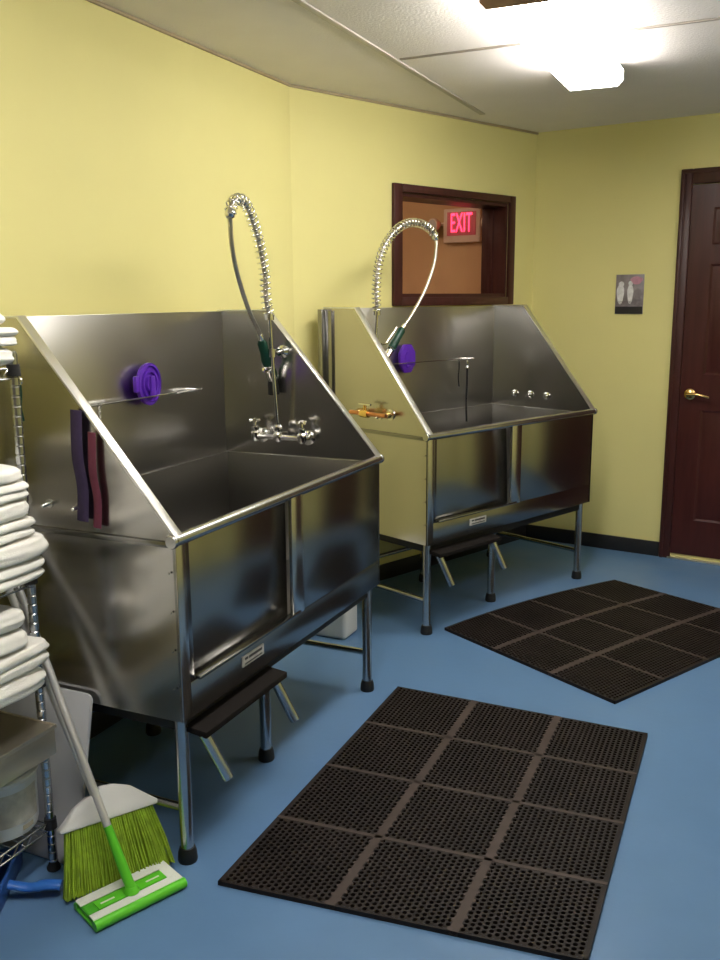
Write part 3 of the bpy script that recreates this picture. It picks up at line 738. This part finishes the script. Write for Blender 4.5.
# broom
bm_ = empty('broom', 'broom with lime bristles and a white head leaning behind the flat mop', 'broom', (0, 0, 0), 0)
Bl, Br = W1(-.252, .230, .0), W1(.004, .073, .0)           # bottom ends of the bristles
Hl, Hr = W1(-.190, .283, .160), W1(.030, .151, .160)        # lower edge of the head
upv = ((Hl+Hr)/2 - (Bl+Br)/2).normalized(); ax = (Hr-Hl).normalized(); nb = ax.cross(upv).normalized()
if nb.dot(Vector((0, -1, 0))) < 0: nb = -nb
br = MB(); rows, cols = 7, 40
for j in range(rows):
    for i in range(cols):
        f = (i + .5)/cols + random.uniform(-.006, .006); o = (j/(rows-1) - .5)
        top = Hl.lerp(Hr, .02 + f*.96) + nb*(o*.026)
        fan = .5 + (f-.5)*1.02
        bot = Bl.lerp(Br, fan) + nb*(o*.050) + Vector((random.uniform(-.004, .004), random.uniform(-.004, .004), random.uniform(.0012, .012)))
        mid_ = top.lerp(bot, .55) + nb*(.004*o) + Vector((random.uniform(-.003, .003), random.uniform(-.003, .003), 0))
        br.sweep([top + upv*.012, top, mid_, bot], [.0030, .0031, .0034, .0022], 5)
bro = br.build('bristles', 'bristle', bm_, 60); bro['kind'] = 'stuff'
hp_ = []; HW = (Hr-Hl).length
prof = [(-.012, -.004), (HW+.012, -.004), (HW+.016, .006), (HW*.93, .035), (HW*.78, .068), (HW*.60, .086), (HW*.45, .090), (HW*.41, .070), (HW*.30, .072), (HW*.14, .052), (HW*.04, .026), (-.014, .006)]
b = bmesh.new()
fr = [b.verts.new(Hl + ax*p + upv*q_ + nb*(.022 if q_ < .03 else .016)) for p, q_ in prof]
bk = [b.verts.new(Hl + ax*p + upv*q_ - nb*(.022 if q_ < .03 else .016)) for p, q_ in prof]
b.faces.new(fr); b.faces.new(bk[::-1])
for i in range(len(prof)): b.faces.new((fr[i], bk[i], bk[(i+1) % len(prof)], fr[(i+1) % len(prof)]))
bmesh.ops.recalc_face_normals(b, faces=b.faces); bmesh.ops.bevel(b, geom=list(b.edges), offset=.005, segments=2, affect='EDGES', profile=.5)
mb = MB(); mb.merge(b); mb.build('head', 'white', bm_)['label'] = 'white moulded broom head'
hs_ = Hl + ax*(HW*.40) + upv*.060; he = W1(-.090, .512, .800); d_ = (he - W1(-.088, .385, .510)).normalized()
pth = [hs_, hs_.lerp(W1(-.086, .345, .420), .6), W1(-.088, .385, .510), he, he + d_*.36]
MB().sweep(catmull(pth, 8), .0115, 14).build('handle', 'white', bm_)

# dustpan
dp = empty('dustpan', 'blue plastic dustpan lying on the floor under the wire rack', 'dustpan', W1(-.232, .262, 0), T1A + math.atan2(.87, -.5))
hn = MB(); hn.sweep(catmull([(0, 0, .030), (.012, 0, .033), (.04, 0, .034), (.085, 0, .030), (.13, 0, .040), (.150, 0, .046)], 8), [.011] + [.019]*20 + [.016]*20, 14, flat=(1, .6)); hn.build('handle', 'bluepl', dp)
sc = MB(); sc.box((.145, -.140, .001), (.370, .140, .006), .002)
sc.prism([(.145, .001), (.135, .075), (.142, .078), (.152, .006)], 'y', -.140, .140, .002)
for s_ in (-1, 1): sc.prism([(.145, .001), (.370, .001), (.370, .012), (.250, .045), (.137, .076)], 'y', s_*.140 - .003, s_*.140 + .003, .001)
sc.sweep([(.139, -.140, .077), (.139, .140, .077)], .005, 10)
sc.build('scoop', 'blueshade', dp)

# white bin between the tubs
bn = empty('plastic_bin', 'white plastic bin on the floor between the two tubs', 'bin', W1(1.765, .359, 0), T1A)
b_ = MB(); b_.box((0, 0, 0), (.150, .240, .330), .020, seg=4); b_.build('body', 'white', bn)
b_ = MB(); b_.box((-.004, -.004, .322), (.154, .244, .345), .008, seg=3); b_.build('lid', 'white', bn)

# ------------------------------------------------------------------ rubber mats
def rubber_mat(label, warp, nx, ny, seed, th=.014):
    r = empty('rubber_mat', label, 'floor mat', (0, 0, 0), 0, 'brown rubber floor mats')
    # one sheet of nx x ny tiles, each tile a field of round holes; warp(s, t) -> floor point, s,t in 0..1
    bm = bmesh.new()
    K = 18; ga, gb = .040, .072        # holes per tile side; strip share of a tile across s and across t
    def vert(s, t, z):
        p = warp(s, t); return bm.verts.new((p[0], p[1], z))
    for a in range(nx):
        for c in range(ny):
            s0, s1 = (a+ga/2)/nx, (a+1-ga/2)/nx; t0, t1_ = (c+gb/2)/ny, (c+1-gb/2)/ny
            ds, dt = (s1-s0)/K, (t1_-t0)/K
            for j in range(K):
                odd = j % 2
                if odd:
                    for sa in (s0, s1-ds/2):
                        bm.faces.new([vert(sa, t0+j*dt, th), vert(sa+ds/2, t0+j*dt, th), vert(sa+ds/2, t0+(j+1)*dt, th), vert(sa, t0+(j+1)*dt, th)])
                for i in range(K-odd):
                    cs_, ct = s0+(i+.5+.5*odd)*ds, t0+(j+.5)*dt
                    q = []; hl = []; lo = []
                    for k in range(8):
                        an = PI/4*k
                        cx, cy = math.cos(an), math.sin(an); m_ = max(abs(cx), abs(cy))
                        q.append(vert(cs_+cx/m_*ds/2, ct+cy/m_*dt/2, th))
                        hl.append(vert(cs_+cx*ds*.39, ct+cy*dt*.39, th-.0010)); lo.append(vert(cs_+cx*ds*.37, ct+cy*dt*.37, .003))
                    for k in range(8):
                        k2 = (k+1) % 8
                        bm.faces.new((q[k], q[k2], hl[k2], hl[k])); bm.faces.new((hl[k], hl[k2], lo[k2], lo[k]))
                    bm.faces.new(lo[::-1])
    bmesh.ops.remove_doubles(bm, verts=bm.verts, dist=.0004)
    me = bpy.data.meshes.new('perforated_sheet'); bm.to_mesh(me); bm.free(); smooth(me, 50); me.materials.append(M['mat'])
    o = bpy.data.objects.new('perforated_sheet', me); C.objects.link(o); o.parent = r
    # solid strips between the tiles (scalloped edges) and the sheet's own rim and underside
    st = MB(); bb = bmesh.new()
    def quad(sa, sb, ta, tb, z0, z1):
        n = 10
        def v(s, t, z): p = warp(s, t); return bb.verts.new((p[0], p[1], z))
        along_s = (sb-sa) > (tb-ta); prev = None
        for i in range(n+1):
            f = i/n
            if along_s: pts = [(sa+(sb-sa)*f, ta), (sa+(sb-sa)*f, tb)]
            else: pts = [(sb, ta+(tb-ta)*f), (sa, ta+(tb-ta)*f)]
            cur = [v(*pts[0], z0), v(*pts[1], z0), v(*pts[1], z1), v(*pts[0], z1)]
            if prev:
                for k in range(4): bb.faces.new((prev[k], prev[(k+1) % 4], cur[(k+1) % 4], cur[k]))
            else: bb.faces.new(cur[::-1])
            prev = cur
        bb.faces.new(prev)
    gs_, gt = ga/2/nx, gb/2/ny
    sc = MB()
    for a in range(1, nx): quad(a/nx-gs_, a/nx+gs_, 0, 1, .002, th+.0005)
    for c in range(1, ny): quad(0, 1, c/ny-gt, c/ny+gt, .002, th+.0005)
    # scallop studs along the strips
    def stud(s, t, rad):
        p = warp(s, t); bmesh.ops.create_cone(bb, cap_ends=True, segments=8, radius1=rad, radius2=rad*.9, depth=th-.001, matrix=Matrix.Translation((p[0], p[1], th/2+.0008)))
    for c in range(1, ny):
        for i in range(nx*K//2):
            ss = (i+.5)/(nx*K//2)
            for sg in (-1, 1): stud(ss + (.25 if sg > 0 else -.25)/(nx*K//2), c/ny + sg*gt, .0085)
    for a in range(1, nx):
        for c in range(1, ny): stud(a/nx, c/ny, .021)
    st.merge(bb); so = st.build('seam_strips', 'mat_strip', r, 50); so['label'] = 'lighter brown seams between the tiles'
    bb = bmesh.new(); rm_ = MB()
    for (sa, sb, ta, tb) in ((0, gs_, 0, 1), (1-gs_, 1, 0, 1), (0, 1, 0, gt), (0, 1, 1-gt, 1)): quad(sa, sb, ta, tb, 0, th-.0004)
    rm_.merge(bb); rm_.build('border', 'mat', r, 50)
    return r
def warp1(s, t):      # s along the tub, t away from it
    a, b_, c_, d_ = W1(-.023, -.104), W1(1.366, -.074), W1(.085, -1.096), W1(1.356, -1.074)
    return a.lerp(b_, s).lerp(c_.lerp(d_, s), t)
rubber_mat('brown rubber mat in front of the towel rack tub', warp1, 4, 3, 1)
bpy.data.objects['rubber_mat']['label'] = 'dark brown rubber mat in front of the tub next to the towel rack'
def warp2(s, t):
    A_, B_, C_, D_ = Vector((.135, .008, 0)), Vector((1.405, -.150, 0)), Vector((.008, -1.014, 0)), Vector((1.345, -1.125, 0))
    top = A_.lerp(B_, s) + Vector((0, .045*4*s*(1-s), 0))
    return top.lerp(C_.lerp(D_, s), t)
m2 = rubber_mat('dark brown rubber mat in front of the window tub', warp2, 4, 3, 2)

# the streaks mirrored in the first tub are modelled as strips above
# ------------------------------------------------------------------ camera, world, view
cam = bpy.data.cameras.new('camera'); co = bpy.data.objects.new('camera', cam); C.objects.link(co)
yaw, pitch, roll = .74744, .19763, -.00725
co.matrix_world = Matrix.Translation((-3.010, -2.785, 1.591)) @ Matrix.Rotation(-yaw, 4, 'Z') @ Matrix.Rotation(PI/2 - pitch, 4, 'X') @ Matrix.Rotation(roll, 4, 'Z')
cam.sensor_fit = 'VERTICAL'; cam.sensor_height = 36; cam.lens = 902.34/960*36; cam.clip_start = .02
SC.camera = co
w = bpy.data.worlds.new('world'); SC.world = w; w.use_nodes = True
w.node_tree.nodes['Background'].inputs['Color'].default_value = (.02, .02, .02, 1)
vs = SC.view_settings; vs.view_transform = 'Standard'; vs.look = 'None'; vs.gamma = 1; vs.use_curve_mapping = False; vs.exposure = 0.98
